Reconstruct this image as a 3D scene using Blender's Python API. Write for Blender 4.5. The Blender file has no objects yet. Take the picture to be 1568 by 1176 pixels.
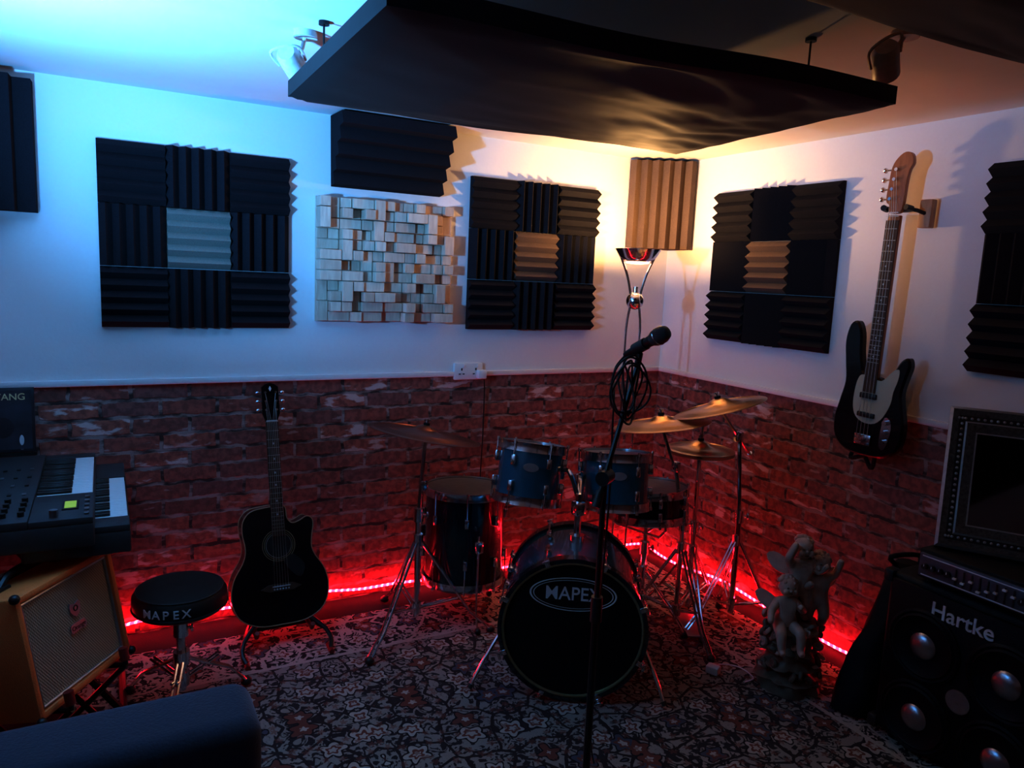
import bpy, bmesh, math, random
from mathutils import Vector, Matrix, noise
random.seed(7)
V=Vector
sc=bpy.context.scene
try:
    sc.view_settings.view_transform='Standard'
    sc.view_settings.look='None'
    sc.view_settings.exposure=.25
    sc.view_settings.gamma=.76
except Exception as e: print(e)

# ------------------------------------------------------------ materials
def newmat(name):
    m=bpy.data.materials.new(name); m.use_nodes=True
    nt=m.node_tree; b=nt.nodes['Principled BSDF']
    return m,nt,b
def N(nt,t,**k):
    n=nt.nodes.new(t)
    for a,v in k.items(): setattr(n,a,v)
    return n
def pm(name,col,rough=.5,metal=0,coat=0,bs=60,bump=.1,var=.25,emit=None,es=0,spec=None,sheen=0):
    m,nt,b=newmat(name)
    tc=N(nt,'ShaderNodeTexCoord'); no=N(nt,'ShaderNodeTexNoise'); no.inputs['Scale'].default_value=bs; no.inputs['Detail'].default_value=3
    nt.links.new(tc.outputs['Object'],no.inputs['Vector'])
    mx=N(nt,'ShaderNodeMix',data_type='RGBA')
    mx.inputs[6].default_value=[x*(1-var) for x in col]+[1]; mx.inputs[7].default_value=[min(1,x*(1+var)) for x in col]+[1]
    nt.links.new(no.outputs['Fac'],mx.inputs[0]); nt.links.new(mx.outputs[2],b.inputs['Base Color'])
    b.inputs['Roughness'].default_value=rough; b.inputs['Metallic'].default_value=metal
    b.inputs['Coat Weight'].default_value=coat
    if spec is not None: b.inputs['Specular IOR Level'].default_value=spec
    if sheen: b.inputs['Sheen Weight'].default_value=sheen
    if bump:
        bu=N(nt,'ShaderNodeBump'); bu.inputs['Strength'].default_value=bump; bu.inputs['Distance'].default_value=.003
        nt.links.new(no.outputs['Fac'],bu.inputs['Height']); nt.links.new(bu.outputs[0],b.inputs['Normal'])
    if emit:
        b.inputs['Emission Color'].default_value=list(emit)+[1]; b.inputs['Emission Strength'].default_value=es
    return m
def math_(nt,op,a,b=None,c=None):
    n=N(nt,'ShaderNodeMath',operation=op)
    for i,x in enumerate((a,b,c)):
        if x is None: continue
        if isinstance(x,(int,float)): n.inputs[i].default_value=x
        else: nt.links.new(x,n.inputs[i])
    return n.outputs[0]
def mixc(nt,f,a,b):
    n=N(nt,'ShaderNodeMix',data_type='RGBA')
    for i,x in ((0,f),(6,a),(7,b)):
        if isinstance(x,(int,float)): n.inputs[i].default_value=x
        elif isinstance(x,(tuple,list)): n.inputs[i].default_value=list(x)+[1]
        else: nt.links.new(x,n.inputs[i])
    return n.outputs[2]
def smooth(nt,x,lo,hi):
    n=N(nt,'ShaderNodeMapRange',interpolation_type='SMOOTHSTEP'); nt.links.new(x,n.inputs[0])
    n.inputs[1].default_value=lo; n.inputs[2].default_value=hi; return n.outputs[0]

def brick_mat():
    m,nt,b=newmat('rustic_brick')
    geo=N(nt,'ShaderNodeNewGeometry')
    sp=N(nt,'ShaderNodeSeparateXYZ'); nt.links.new(geo.outputs['Position'],sp.inputs[0])
    nz=N(nt,'ShaderNodeTexNoise'); nz.inputs['Scale'].default_value=16; nz.inputs['Detail'].default_value=4; nt.links.new(geo.outputs['Position'],nz.inputs['Vector'])
    w=math_(nt,'MULTIPLY',math_(nt,'SUBTRACT',nz.outputs['Fac'],.5),.026)
    u=math_(nt,'ADD',math_(nt,'ADD',sp.outputs[0],sp.outputs[1]),w); v=math_(nt,'ADD',sp.outputs[2],w)
    cb=N(nt,'ShaderNodeCombineXYZ'); nt.links.new(u,cb.inputs[0]); nt.links.new(v,cb.inputs[1])
    br=N(nt,'ShaderNodeTexBrick'); nt.links.new(cb.outputs[0],br.inputs['Vector'])
    br.inputs['Scale'].default_value=1; br.inputs['Brick Width'].default_value=.225; br.inputs['Row Height'].default_value=.074
    br.inputs['Mortar Size'].default_value=.009; br.inputs['Mortar Smooth'].default_value=.3
    br.inputs['Color1'].default_value=(0,0,0,1); br.inputs['Color2'].default_value=(1,1,1,1); br.inputs['Mortar'].default_value=(.3,.3,.3,1)
    rnd=N(nt,'ShaderNodeSeparateColor'); nt.links.new(br.outputs['Color'],rnd.inputs[0])
    rr=N(nt,'ShaderNodeValToRGB'); nt.links.new(rnd.outputs[0],rr.inputs[0])
    e=rr.color_ramp.elements; e[0].color=(.19,.085,.07,1); e[1].color=(.40,.14,.10,1)
    k=e.new(.3); k.color=(.36,.12,.09,1); k=e.new(.55); k.color=(.23,.11,.10,1); k=e.new(.8); k.color=(.40,.13,.09,1)
    n2=N(nt,'ShaderNodeTexNoise'); n2.inputs['Scale'].default_value=34; n2.inputs['Detail'].default_value=6; nt.links.new(geo.outputs['Position'],n2.inputs['Vector'])
    c=mixc(nt,math_(nt,'MULTIPLY',smooth(nt,n2.outputs['Fac'],.38,.62),.55),rr.outputs[0],(.065,.035,.035))
    mp=N(nt,'ShaderNodeMapping'); mp.inputs['Scale'].default_value=(9,26,1); nt.links.new(cb.outputs[0],mp.inputs[0])
    n3=N(nt,'ShaderNodeTexNoise'); n3.inputs['Scale'].default_value=1; n3.inputs['Detail'].default_value=5; nt.links.new(mp.outputs[0],n3.inputs['Vector'])
    a1=smooth(nt,rnd.outputs[0],.78,.90); a2=smooth(nt,n3.outputs['Fac'],.51,.60)
    c=mixc(nt,math_(nt,'MULTIPLY',math_(nt,'MULTIPLY',a1,a2),.9),c,(.64,.58,.55))
    a3=smooth(nt,n3.outputs['Fac'],.63,.70); c=mixc(nt,math_(nt,'MULTIPLY',a3,.5),c,(.55,.50,.48))
    mort=mixc(nt,smooth(nt,n3.outputs['Fac'],.40,.60),(.030,.024,.024),(.33,.29,.27))
    c=mixc(nt,br.outputs['Fac'],c,mort)
    nt.links.new(c,b.inputs['Base Color']); b.inputs['Roughness'].default_value=.7
    h=math_(nt,'SUBTRACT',math_(nt,'MULTIPLY',n2.outputs['Fac'],.6),br.outputs['Fac'])
    bu=N(nt,'ShaderNodeBump'); bu.inputs['Strength'].default_value=.6; bu.inputs['Distance'].default_value=.008
    nt.links.new(h,bu.inputs['Height']); nt.links.new(bu.outputs[0],b.inputs['Normal'])
    return m
def rug_mat(hx,hy):
    m,nt,b=newmat('persian_rug_pile')
    tc=N(nt,'ShaderNodeTexCoord'); sp=N(nt,'ShaderNodeSeparateXYZ'); nt.links.new(tc.outputs['Object'],sp.inputs[0])
    ax=math_(nt,'ABSOLUTE',sp.outputs[0]); ay=math_(nt,'ABSOLUTE',sp.outputs[1])
    px=math_(nt,'PINGPONG',ax,.52); py=math_(nt,'PINGPONG',ay,.66)
    cb=N(nt,'ShaderNodeCombineXYZ'); nt.links.new(px,cb.inputs[0]); nt.links.new(py,cb.inputs[1])
    nz=N(nt,'ShaderNodeTexNoise'); nz.inputs['Scale'].default_value=9; nt.links.new(cb.outputs[0],nz.inputs['Vector'])
    vm=N(nt,'ShaderNodeVectorMath',operation='SCALE'); nt.links.new(nz.outputs['Color'],vm.inputs[0]); vm.inputs['Scale'].default_value=.05
    va=N(nt,'ShaderNodeVectorMath',operation='ADD'); nt.links.new(cb.outputs[0],va.inputs[0]); nt.links.new(vm.outputs[0],va.inputs[1])
    def flowers(scale,pet,R,A):
        vo=N(nt,'ShaderNodeTexVoronoi',voronoi_dimensions='2D'); vo.inputs['Scale'].default_value=scale; vo.inputs['Randomness'].default_value=.9
        nt.links.new(va.outputs[0],vo.inputs['Vector'])
        df=N(nt,'ShaderNodeVectorMath',operation='SUBTRACT'); nt.links.new(va.outputs[0],df.inputs[0]); nt.links.new(vo.outputs['Position'],df.inputs[1])
        s=N(nt,'ShaderNodeSeparateXYZ'); nt.links.new(df.outputs[0],s.inputs[0])
        th=math_(nt,'ARCTAN2',s.outputs[1],s.outputs[0])
        co=math_(nt,'COSINE',math_(nt,'MULTIPLY',th,pet))
        rad=math_(nt,'ADD',math_(nt,'MULTIPLY',co,A),R)
        return vo.outputs['Distance'],rad,vo.outputs['Color']
    ve=N(nt,'ShaderNodeTexVoronoi',feature='DISTANCE_TO_EDGE',voronoi_dimensions='2D'); ve.inputs['Scale'].default_value=7; nt.links.new(va.outputs[0],ve.inputs['Vector'])
    n4=N(nt,'ShaderNodeTexNoise'); n4.inputs['Scale'].default_value=20; n4.inputs['Detail'].default_value=2.5; n4.inputs['Distortion'].default_value=2.2; nt.links.new(va.outputs[0],n4.inputs['Vector'])
    beige=(.56,.50,.42); dark=(.024,.022,.028); red=(.24,.08,.06); blue=(.10,.11,.15); mid=(.38,.34,.29)
    fx=math_(nt,'SUBTRACT',hx,ax); fy=math_(nt,'SUBTRACT',hy,ay); ed=math_(nt,'MINIMUM',fx,fy)
    inb=math_(nt,'GREATER_THAN',ed,.34)
    base=mixc(nt,inb,dark,mid)
    c=mixc(nt,smooth(nt,n4.outputs['Fac'],.50,.54),base,mixc(nt,inb,beige,(.040,.036,.042)))
    c=mixc(nt,math_(nt,'LESS_THAN',ve.outputs['Distance'],.04),c,mixc(nt,inb,beige,(.04,.032,.035)))
    d,rad,colr=flowers(6.6,5,.25,.06)
    sc_=N(nt,'ShaderNodeSeparateColor'); nt.links.new(colr,sc_.inputs[0])
    fc=mixc(nt,math_(nt,'GREATER_THAN',sc_.outputs[0],.45),red,beige)
    fc=mixc(nt,math_(nt,'GREATER_THAN',sc_.outputs[1],.6),fc,blue)
    c=mixc(nt,math_(nt,'LESS_THAN',d,math_(nt,'ADD',rad,.05)),c,dark)
    c=mixc(nt,math_(nt,'LESS_THAN',d,rad),c,fc)
    c=mixc(nt,math_(nt,'LESS_THAN',d,math_(nt,'MULTIPLY',rad,.62)),c,red)
    c=mixc(nt,math_(nt,'LESS_THAN',d,math_(nt,'MULTIPLY',rad,.35)),c,beige)
    d,rad,colr=flowers(17,5,.20,.07)
    c=mixc(nt,math_(nt,'MULTIPLY',math_(nt,'LESS_THAN',d,rad),.6),c,mixc(nt,inb,beige,red))
    st=math_(nt,'LESS_THAN',math_(nt,'ABSOLUTE',math_(nt,'SUBTRACT',ed,.34)),.010); c=mixc(nt,st,c,beige)
    st=math_(nt,'LESS_THAN',math_(nt,'ABSOLUTE',math_(nt,'SUBTRACT',ed,.06)),.008); c=mixc(nt,st,c,beige)
    fz=N(nt,'ShaderNodeTexNoise'); fz.inputs['Scale'].default_value=240; nt.links.new(tc.outputs['Object'],fz.inputs['Vector'])
    c=mixc(nt,math_(nt,'MULTIPLY',fz.outputs['Fac'],.35),c,(.03,.027,.027))
    nt.links.new(c,b.inputs['Base Color']); b.inputs['Roughness'].default_value=.95; b.inputs['Specular IOR Level'].default_value=.1
    bu=N(nt,'ShaderNodeBump'); bu.inputs['Strength'].default_value=.4; bu.inputs['Distance'].default_value=.004; nt.links.new(fz.outputs['Fac'],bu.inputs['Height']); nt.links.new(bu.outputs[0],b.inputs['Normal'])
    return m
def weave_mat(name,c1,c2,f):
    m,nt,b=newmat(name)
    tc=N(nt,'ShaderNodeTexCoord'); sp=N(nt,'ShaderNodeSeparateXYZ'); nt.links.new(tc.outputs['Object'],sp.inputs[0])
    a=math_(nt,'SINE',math_(nt,'MULTIPLY',math_(nt,'ADD',sp.outputs[0],sp.outputs[1]),f)); z=math_(nt,'SINE',math_(nt,'MULTIPLY',sp.outputs[2],f))
    p=math_(nt,'ADD',math_(nt,'MULTIPLY',math_(nt,'MULTIPLY',a,z),.5),.5)
    nt.links.new(mixc(nt,p,c1,c2),b.inputs['Base Color']); b.inputs['Roughness'].default_value=.7
    bu=N(nt,'ShaderNodeBump'); bu.inputs['Distance'].default_value=.002; nt.links.new(p,bu.inputs['Height']); nt.links.new(bu.outputs[0],b.inputs['Normal'])
    return m
def wood_mat(name,c1,c2,rough=.5,island=False,coat=0,scale=6):
    m,nt,b=newmat(name)
    tc=N(nt,'ShaderNodeTexCoord'); mp=N(nt,'ShaderNodeMapping'); mp.inputs['Scale'].default_value=(scale*6,scale*6,scale); nt.links.new(tc.outputs['Object'],mp.inputs[0])
    no=N(nt,'ShaderNodeTexNoise'); no.inputs['Scale'].default_value=2; no.inputs['Detail'].default_value=4; nt.links.new(mp.outputs[0],no.inputs['Vector'])
    f=smooth(nt,no.outputs['Fac'],.3,.7); c=mixc(nt,f,c1,c2)
    if island:
        g=N(nt,'ShaderNodeNewGeometry'); c=mixc(nt,math_(nt,'MULTIPLY',g.outputs['Random Per Island'],.45),c,(c1[0]*.55,c1[1]*.42,c1[2]*.36))
    nt.links.new(c,b.inputs['Base Color']); b.inputs['Roughness'].default_value=rough; b.inputs['Coat Weight'].default_value=coat
    return m
def led_mat():
    m,nt,b=newmat('red_led_rope')
    g=N(nt,'ShaderNodeNewGeometry'); sp=N(nt,'ShaderNodeSeparateXYZ'); nt.links.new(g.outputs['Position'],sp.inputs[0])
    s=math_(nt,'SINE',math_(nt,'MULTIPLY',math_(nt,'ADD',sp.outputs[0],math_(nt,'MULTIPLY',sp.outputs[1],-1)),210))
    st=math_(nt,'ADD',math_(nt,'MULTIPLY',math_(nt,'MAXIMUM',s,0),95),18)
    b.inputs['Base Color'].default_value=(.3,.02,.02,1); b.inputs['Emission Color'].default_value=(1,.014,.034,1)
    nt.links.new(st,b.inputs['Emission Strength']); b.inputs['Roughness'].default_value=.3
    return m

paint=pm('white_wall_paint',(.74,.73,.72),.85,bs=90,bump=.15,var=.02)
ceilp=pm('ceiling_paint',(.70,.69,.68),.9,bs=12,bump=.1,var=.03)
brick=brick_mat()
trimw=pm('white_trim',(.72,.71,.70),.45,bs=20,bump=.02,var=.03)
carpet=pm('dark_carpet',(.035,.03,.032),.95,bs=200,bump=.4,spec=.1)
foamD=pm('charcoal_foam',(.020,.019,.024),.95,bs=220,bump=.5,spec=.08)
foamG=pm('grey_foam',(.24,.23,.20),.95,bs=220,bump=.5,spec=.1)
foamB=pm('brown_grey_foam',(.14,.10,.08),.95,bs=220,bump=.5,spec=.1)
pine=wood_mat('pale_pine',(.60,.46,.36),(.72,.58,.46),.6,island=True)
vinyl=pm('black_vinyl',(.014,.014,.015),.45,bs=9,bump=.3,var=.1,spec=.35)
clothb=pm('black_cloud_fabric',(.012,.011,.011),.62,bs=9,bump=.3,var=.2,spec=.32)
blkp=pm('black_plastic',(.016,.016,.017),.4,bs=100,bump=.05)
blkm=pm('black_metal',(.018,.018,.019),.35,metal=.4,bs=100,bump=.03)
tolex=pm('black_tolex',(.008,.008,.009),.6,bs=300,bump=.4,spec=.3)
chrome=pm('chrome',(.75,.75,.77),.14,metal=1,bs=30,bump=0,var=.05)
steel=pm('brushed_steel',(.40,.40,.42),.3,metal=1,bs=30,bump=.02,var=.1)
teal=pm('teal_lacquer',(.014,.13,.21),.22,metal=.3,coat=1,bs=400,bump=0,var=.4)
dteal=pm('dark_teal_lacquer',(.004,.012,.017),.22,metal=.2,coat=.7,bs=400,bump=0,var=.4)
blackhead=pm('black_drum_head',(.008,.008,.009),.4,bs=4,bump=.05,spec=.3)
clearhead=pm('coated_drum_head',(.18,.17,.17),.35,bs=30,bump=.05)
whitept=pm('white_print',(.80,.80,.80),.5,bump=0,var=.02)
bronze=pm('cymbal_bronze',(.64,.40,.22),.30,metal=1,bs=15,bump=.02,var=.15)
bronzeRedLit=pm('red_lit_cymbal_bronze',(.28,.11,.08),.32,metal=1,bs=15,bump=.02,var=.15)  # bronze with the LED rope's red reflection put into its colour
blackgloss=pm('black_gloss_lacquer',(.005,.005,.006),.22,coat=.2,bs=10,bump=0,spec=.3)
binding=pm('tan_binding',(.42,.29,.16),.4,bump=0)
rosewood=wood_mat('rosewood',(.045,.022,.015),(.085,.042,.026),.5)
mahog=wood_mat('dark_mahogany',(.09,.035,.02),(.14,.055,.03),.4)
maple=wood_mat('amber_maple',(.30,.11,.045),(.40,.16,.065),.35,coat=.4)
oak=wood_mat('hanger_oak',(.42,.22,.11),(.52,.30,.16),.5)
pearl=pm('mint_pickguard',(.46,.48,.38),.3,bump=0,var=.03)
stringm=pm('string_steel',(.7,.68,.62),.3,metal=1,bump=0)
inlay=pm('pearl_inlay',(.6,.6,.6),.3,bump=0)
orange=pm('orange_tolex',(.88,.23,.06),.55,bs=250,bump=.4,var=.12)
grille=weave_mat('gold_grille_cloth',(.22,.15,.09),(.62,.48,.32),520)
silverm=pm('silver_piping',(.55,.55,.55),.35,metal=.8,bump=0)
sofac=pm('navy_fabric',(.026,.040,.072),.85,bs=180,bump=.5,sheen=.3)
redp=pm('red_rubber',(.25,.01,.01),.5,bump=0)
keyw=pm('white_keys',(.75,.75,.73),.3,bump=0,var=.02)
synth=pm('graphite_synth_body',(.045,.046,.052),.4,bs=60,bump=.05)
amppan=pm('brushed_amp_panel',(.12,.13,.17),.35,metal=.6,bs=60,bump=.03)
lcd=pm('green_lcd',(.2,.3,.05),.3,emit=(.45,.75,.12),es=.4,bump=0)
marble=pm('aged_ivory_resin',(.55,.38,.30),.35,bs=25,bump=.4,var=.4)
marbleD=pm('mottled_bronze_resin',(.16,.12,.09),.35,bs=18,bump=.8,var=.9)
frm=pm('silver_black_frame',(.11,.105,.10),.4,metal=.5,bs=90,bump=1.0,var=.95)
mirror=pm('dark_mirror_glass',(.22,.22,.23),.05,metal=1,bump=0,var=.02)
coneal=pm('aluminium_cone',(.5,.5,.55),.3,metal=1,bs=40,bump=.05)
grillb=pm('black_steel_grille',(.006,.006,.007),.5,metal=.3,bs=300,bump=.6,spec=.3)
cablem=pm('black_cable',(.01,.01,.011),.45,bump=0)
whitepl=pm('white_plastic',(.72,.72,.71),.35,bump=0,var=.02)
bagm=pm('black_nylon_bag',(.006,.006,.007),.75,bs=60,bump=.6,spec=.25)
warmglass=pm('frosted_lamp_glass',(.8,.6,.4),.3,emit=(1,.45,.25),es=6,bump=0)
bulb=pm('lamp_bulb',(.9,.8,.6),.3,emit=(1,.72,.38),es=30,bump=0)
orangeL=pm('lit_orange_lens',(.7,.3,.1),.4,emit=(1,.35,.08),es=1.2,bump=0)
blueL=pm('lit_blue_lens',(.4,.7,.9),.4,emit=(.15,.65,1),es=8,bump=0)
posterm=pm('album_cover',(.02,.02,.028),.35,bs=7,bump=0,var=.9)
yellowp=pm('pale_yellow_print',(.7,.58,.30),.5,bump=0)
logot=pm('logo_silver',(.75,.75,.75),.35,bump=0)

# ------------------------------------------------------------ builder
def frame(o,x,y,z):
    M=Matrix.Identity(4)
    for i,c in enumerate((x,y,z)):
        c=V(c).normalized()
        for r in range(3): M[r][i]=c[r]
    for r in range(3): M[r][3]=o[r]
    return M
def axisM(o,a,xh=None):
    a=V(a).normalized(); h=V(xh) if xh else (V((1,0,0)) if abs(a.x)<.9 else V((0,1,0)))
    x=(h-a*h.dot(a)).normalized(); return frame(o,x,a.cross(x),a)
def rotM(o,rz): return Matrix.Translation(V(o))@Matrix.Rotation(rz,4,'Z')
def catmull(P,n=4,closed=True):
    out=[];L=len(P);P=[V(p) if len(p)==3 else V((p[0],p[1],0)) for p in P]
    R=range(L if closed else L-1)
    for i in R:
        if closed: a,b,c,d=P[i-1],P[i],P[(i+1)%L],P[(i+2)%L]
        else: a,b,c,d=P[max(i-1,0)],P[i],P[i+1],P[min(i+2,L-1)]
        for k in range(n):
            t=k/n; out.append(.5*((2*b)+(c-a)*t+(2*a-5*b+4*c-d)*t*t+(3*b-a-3*c+d)*t**3))
    if not closed: out.append(P[-1].copy())
    return out
class B:
    def __init__(s,name,angle=38): s.name=name;s.v=[];s.f=[];s.m=[];s.mats=[];s.angle=angle
    def add(s,vs,fs,mat,M=None):
        o=len(s.v)
        if mat not in s.mats: s.mats.append(mat)
        mi=s.mats.index(mat)
        for p in vs:
            p=V(p); s.v.append(M@p if M is not None else p)
        for f in fs: s.f.append([i+o for i in f]); s.m.append(mi)
    def box(s,c,size,mat,M=None,bev=0,seg=2,rz=0):
        bm=bmesh.new(); bmesh.ops.create_cube(bm,size=1); bmesh.ops.scale(bm,vec=size,verts=bm.verts)
        if bev: bmesh.ops.bevel(bm,geom=bm.edges[:],offset=bev,segments=seg,profile=.5,affect='EDGES')
        bm.verts.ensure_lookup_table()
        T=Matrix.Translation(V(c))
        if rz: T=T@Matrix.Rotation(rz,4,'Z')
        if M is not None: T=M@T
        bm.verts.index_update()
        s.add([v.co.copy() for v in bm.verts],[[v.index for v in f.verts] for f in bm.faces],mat,T); bm.free()
    def box2(s,a,b,mat,M=None,bev=0,seg=2):
        a=V(a);b=V(b); s.box((a+b)/2,(abs(b.x-a.x),abs(b.y-a.y),abs(b.z-a.z)),mat,M,bev,seg)
    def cyl(s,p1,p2,r1,mat,r2=None,n=14,M=None,cap=True):
        if r2 is None: r2=r1
        p1=V(p1);p2=V(p2); F=axisM(p1,p2-p1); L=(p2-p1).length
        vs=[];fs=[]
        for r,z in ((r1,0),(r2,L)):
            for i in range(n): a=2*math.pi*i/n; vs.append(F@V((r*math.cos(a),r*math.sin(a),z)))
        for i in range(n): fs.append([i,(i+1)%n,n+(i+1)%n,n+i])
        if cap: fs.append(list(range(n))[::-1]); fs.append(list(range(n,2*n)))
        s.add(vs,fs,mat,M)
    def tube(s,P,r,mat,n=8,closed=False,M=None,sm=0):
        P=[V(p) for p in P]
        if sm: P=catmull(P,sm,closed)
        L=len(P); R=r if isinstance(r,list) else [r]*L
        if len(R)!=L: R=[R[0]+(R[-1]-R[0])*i/(L-1) for i in range(L)]
        vs=[];fs=[];prev=None
        for i in range(L):
            if closed: t=P[(i+1)%L]-P[i-1]
            else: t=P[min(i+1,L-1)]-P[max(i-1,0)]
            t.normalize()
            if prev is None:
                x=V((0,0,1)) if abs(t.z)<.9 else V((1,0,0))
            else: x=prev
            x=(x-t*x.dot(t)).normalized(); y=t.cross(x); prev=x
            for k in range(n):
                a=2*math.pi*k/n; vs.append(P[i]+(x*math.cos(a)+y*math.sin(a))*R[i])
        for i in range(L if closed else L-1):
            j=(i+1)%L
            for k in range(n): fs.append([i*n+k,i*n+(k+1)%n,j*n+(k+1)%n,j*n+k])
        if not closed: fs.append(list(range(n))[::-1]); fs.append(list(range((L-1)*n,L*n)))
        s.add(vs,fs,mat,M)
    def lathe(s,prof,mat,M=None,n=32,closed=False):
        vs=[];fs=[];K=len(prof)
        for r,z in prof:
            for i in range(n): a=2*math.pi*i/n; vs.append(V((max(r,1e-5)*math.cos(a),max(r,1e-5)*math.sin(a),z)))
        for k in range(K if closed else K-1):
            q=(k+1)%K
            for i in range(n): fs.append([k*n+i,k*n+(i+1)%n,q*n+(i+1)%n,q*n+i])
        s.add(vs,fs,mat,M)
    def ring(s,R,r,mat,M=None,n=36,k=8,sz=1):
        s.lathe([(R+r*math.cos(2*math.pi*i/k),sz*r*math.sin(2*math.pi*i/k)) for i in range(k)],mat,M,n,True)
    def disc(s,R,mat,M=None,n=36,h=.003): s.lathe([(0,0),(R,0),(R,h),(0,h)],mat,M,n)
    def sph(s,c,r,mat,M=None,n=14,sc_=(1,1,1)):
        K=max(6,n//2); vs=[];fs=[]
        for j in range(K+1):
            p=math.pi*j/K
            for i in range(n):
                a=2*math.pi*i/n; vs.append(V(c)+V((r*sc_[0]*max(math.sin(p),1e-4)*math.cos(a),r*sc_[1]*max(math.sin(p),1e-4)*math.sin(a),r*sc_[2]*math.cos(p))))
        for j in range(K):
            for i in range(n): fs.append([j*n+i,j*n+(i+1)%n,(j+1)*n+(i+1)%n,(j+1)*n+i])
        s.add(vs,fs,mat,M)
    def prism(s,out,z0,z1,mat,M=None,bev=0,sm=0):
        P=catmull(out,sm) if sm else [V((p[0],p[1],0)) for p in out]
        L=len(P); area=sum(P[i].x*P[(i+1)%L].y-P[(i+1)%L].x*P[i].y for i in range(L))
        if area<0: P=P[::-1]
        nr=[]
        for i in range(L):
            t=(P[(i+1)%L]-P[i-1]).normalized(); nr.append(V((-t.y,t.x,0)))
        if bev: lay=[(bev,z0),(0,z0+bev*(1 if z1>z0 else -1)),(0,z1-bev*(1 if z1>z0 else -1)),(bev,z1)]
        else: lay=[(0,z0),(0,z1)]
        vs=[];fs=[]
        for o,z in lay:
            for i in range(L): q=P[i]+nr[i]*o; vs.append(V((q.x,q.y,z)))
        K=len(lay)
        for k in range(K-1):
            for i in range(L): fs.append([k*L+i,k*L+(i+1)%L,(k+1)*L+(i+1)%L,(k+1)*L+i])
        fs.append(list(range(L))[::-1]); fs.append(list(range((K-1)*L,K*L)))
        s.add(vs,fs,mat,M)
    def mesh(s,me,mat,M=None): s.add([v.co.copy() for v in me.vertices],[list(p.vertices) for p in me.polygons],mat,M)
    def text(s,t,size,mat,M,ext=.002,bold=0,sx=1):
        cu=bpy.data.curves.new('t','FONT'); cu.body=t; cu.size=size; cu.extrude=ext; cu.align_x='CENTER'; cu.align_y='CENTER'; cu.offset=bold
        ob=bpy.data.objects.new('t',cu); bpy.context.collection.objects.link(ob); dg=bpy.context.evaluated_depsgraph_get()
        me=bpy.data.meshes.new_from_object(ob.evaluated_get(dg)); s.mesh(me,mat,M@Matrix.Diagonal((sx,1,1,1)))
        bpy.data.objects.remove(ob); bpy.data.meshes.remove(me)
    def skin(s,pts,edges,radii,mat,M=None,sub=2):
        me=bpy.data.meshes.new('sk'); me.from_pydata([V(p) for p in pts],edges,[]); ob=bpy.data.objects.new('sk',me); bpy.context.collection.objects.link(ob)
        md=ob.modifiers.new('s','SKIN')
        for i,r in enumerate(radii): me.skin_vertices[0].data[i].radius=(r,r)
        me.skin_vertices[0].data[0].use_root=True
        m2=ob.modifiers.new('u','SUBSURF'); m2.levels=sub
        dg=bpy.context.evaluated_depsgraph_get(); e=bpy.data.meshes.new_from_object(ob.evaluated_get(dg)); s.mesh(e,mat,M)
        bpy.data.objects.remove(ob); bpy.data.meshes.remove(e)
    def done(s,origin=None,lift=0):
        if lift:
            for p in s.v: p.z+=lift
        zs=[p.z for p in s.v]
        if origin is None:
            o=V((sum(p.x for p in s.v)/len(s.v),sum(p.y for p in s.v)/len(s.v),min(zs)))
        else: o=V(origin)
        me=bpy.data.meshes.new(s.name); me.from_pydata([p-o for p in s.v],[],s.f)
        for m in s.mats: me.materials.append(m)
        me.polygons.foreach_set('material_index',s.m)
        bm=bmesh.new(); bm.from_mesh(me); bmesh.ops.recalc_face_normals(bm,faces=bm.faces); bm.to_mesh(me); bm.free()
        me.polygons.foreach_set('use_smooth',[True]*len(me.polygons))
        try: me.set_sharp_from_angle(angle=math.radians(s.angle))
        except Exception as e: print(e)
        me.update()
        ob=bpy.data.objects.new(s.name,me); ob.location=o; bpy.context.collection.objects.link(ob); return ob
def light(name,kind,loc,parent,energy,color,radius=.05,target=None,spot=None,blend=.5,size=None):
    l=bpy.data.lights.new(name,kind); l.energy=energy; l.color=color
    if kind in('POINT','SPOT'): l.shadow_soft_size=radius
    if spot: l.spot_size=math.radians(spot); l.spot_blend=blend
    if size: l.size=size
    o=bpy.data.objects.new(name,l); bpy.context.collection.objects.link(o)
    M=Matrix.Translation(V(loc))
    if target is not None: M=M@(V(target)-V(loc)).to_track_quat('-Z','Y').to_matrix().to_4x4()
    if parent:
        o.parent=parent; o.matrix_parent_inverse=Matrix.Identity(4); o.matrix_basis=Matrix.Translation(-parent.location)@M
    else: o.matrix_basis=M
    return o

# ------------------------------------------------------------ room
H=2.30; DZ=1.107; XL=-3.50; YF=-4.6; RUG=.006
def wall(name,a,b):
    w=B(name); w.box2((a[0],a[1],0),(b[0],b[1],DZ),brick); w.box2((a[0],a[1],DZ),(b[0],b[1],H),paint); w.done()
wall('wall_back',(XL-.1,0),(.1,.1)); wall('wall_right',(0,YF-.1),(.1,0)); wall('wall_left',(XL-.1,YF-.1),(XL,0)); wall('wall_front',(XL,YF-.1),(0,YF))
w=B('floor'); w.box2((XL-.1,YF-.1,-.1),(.1,.1,0),carpet); w.done()
w=B('ceiling'); w.box2((XL-.1,YF-.1,H),(.1,.1,H+.1),ceilp); w.done()
w=B('trim_back'); w.box2((XL,-.018,DZ-.004),(0,0,DZ+.022),trimw,bev=.004); w.done()
w=B('trim_right'); w.box2((-.018,YF,DZ-.004),(0,-.018,DZ+.022),trimw,bev=.004); w.done()
w=B('rug'); rx,ry=(-1.60,-1.62); hx,hy=1.45,1.42
w.box2((rx-hx,ry-hy,0),(rx+hx,ry+hy,RUG),rug_mat(hx,hy)); w.done(origin=(rx,ry,0))

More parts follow.
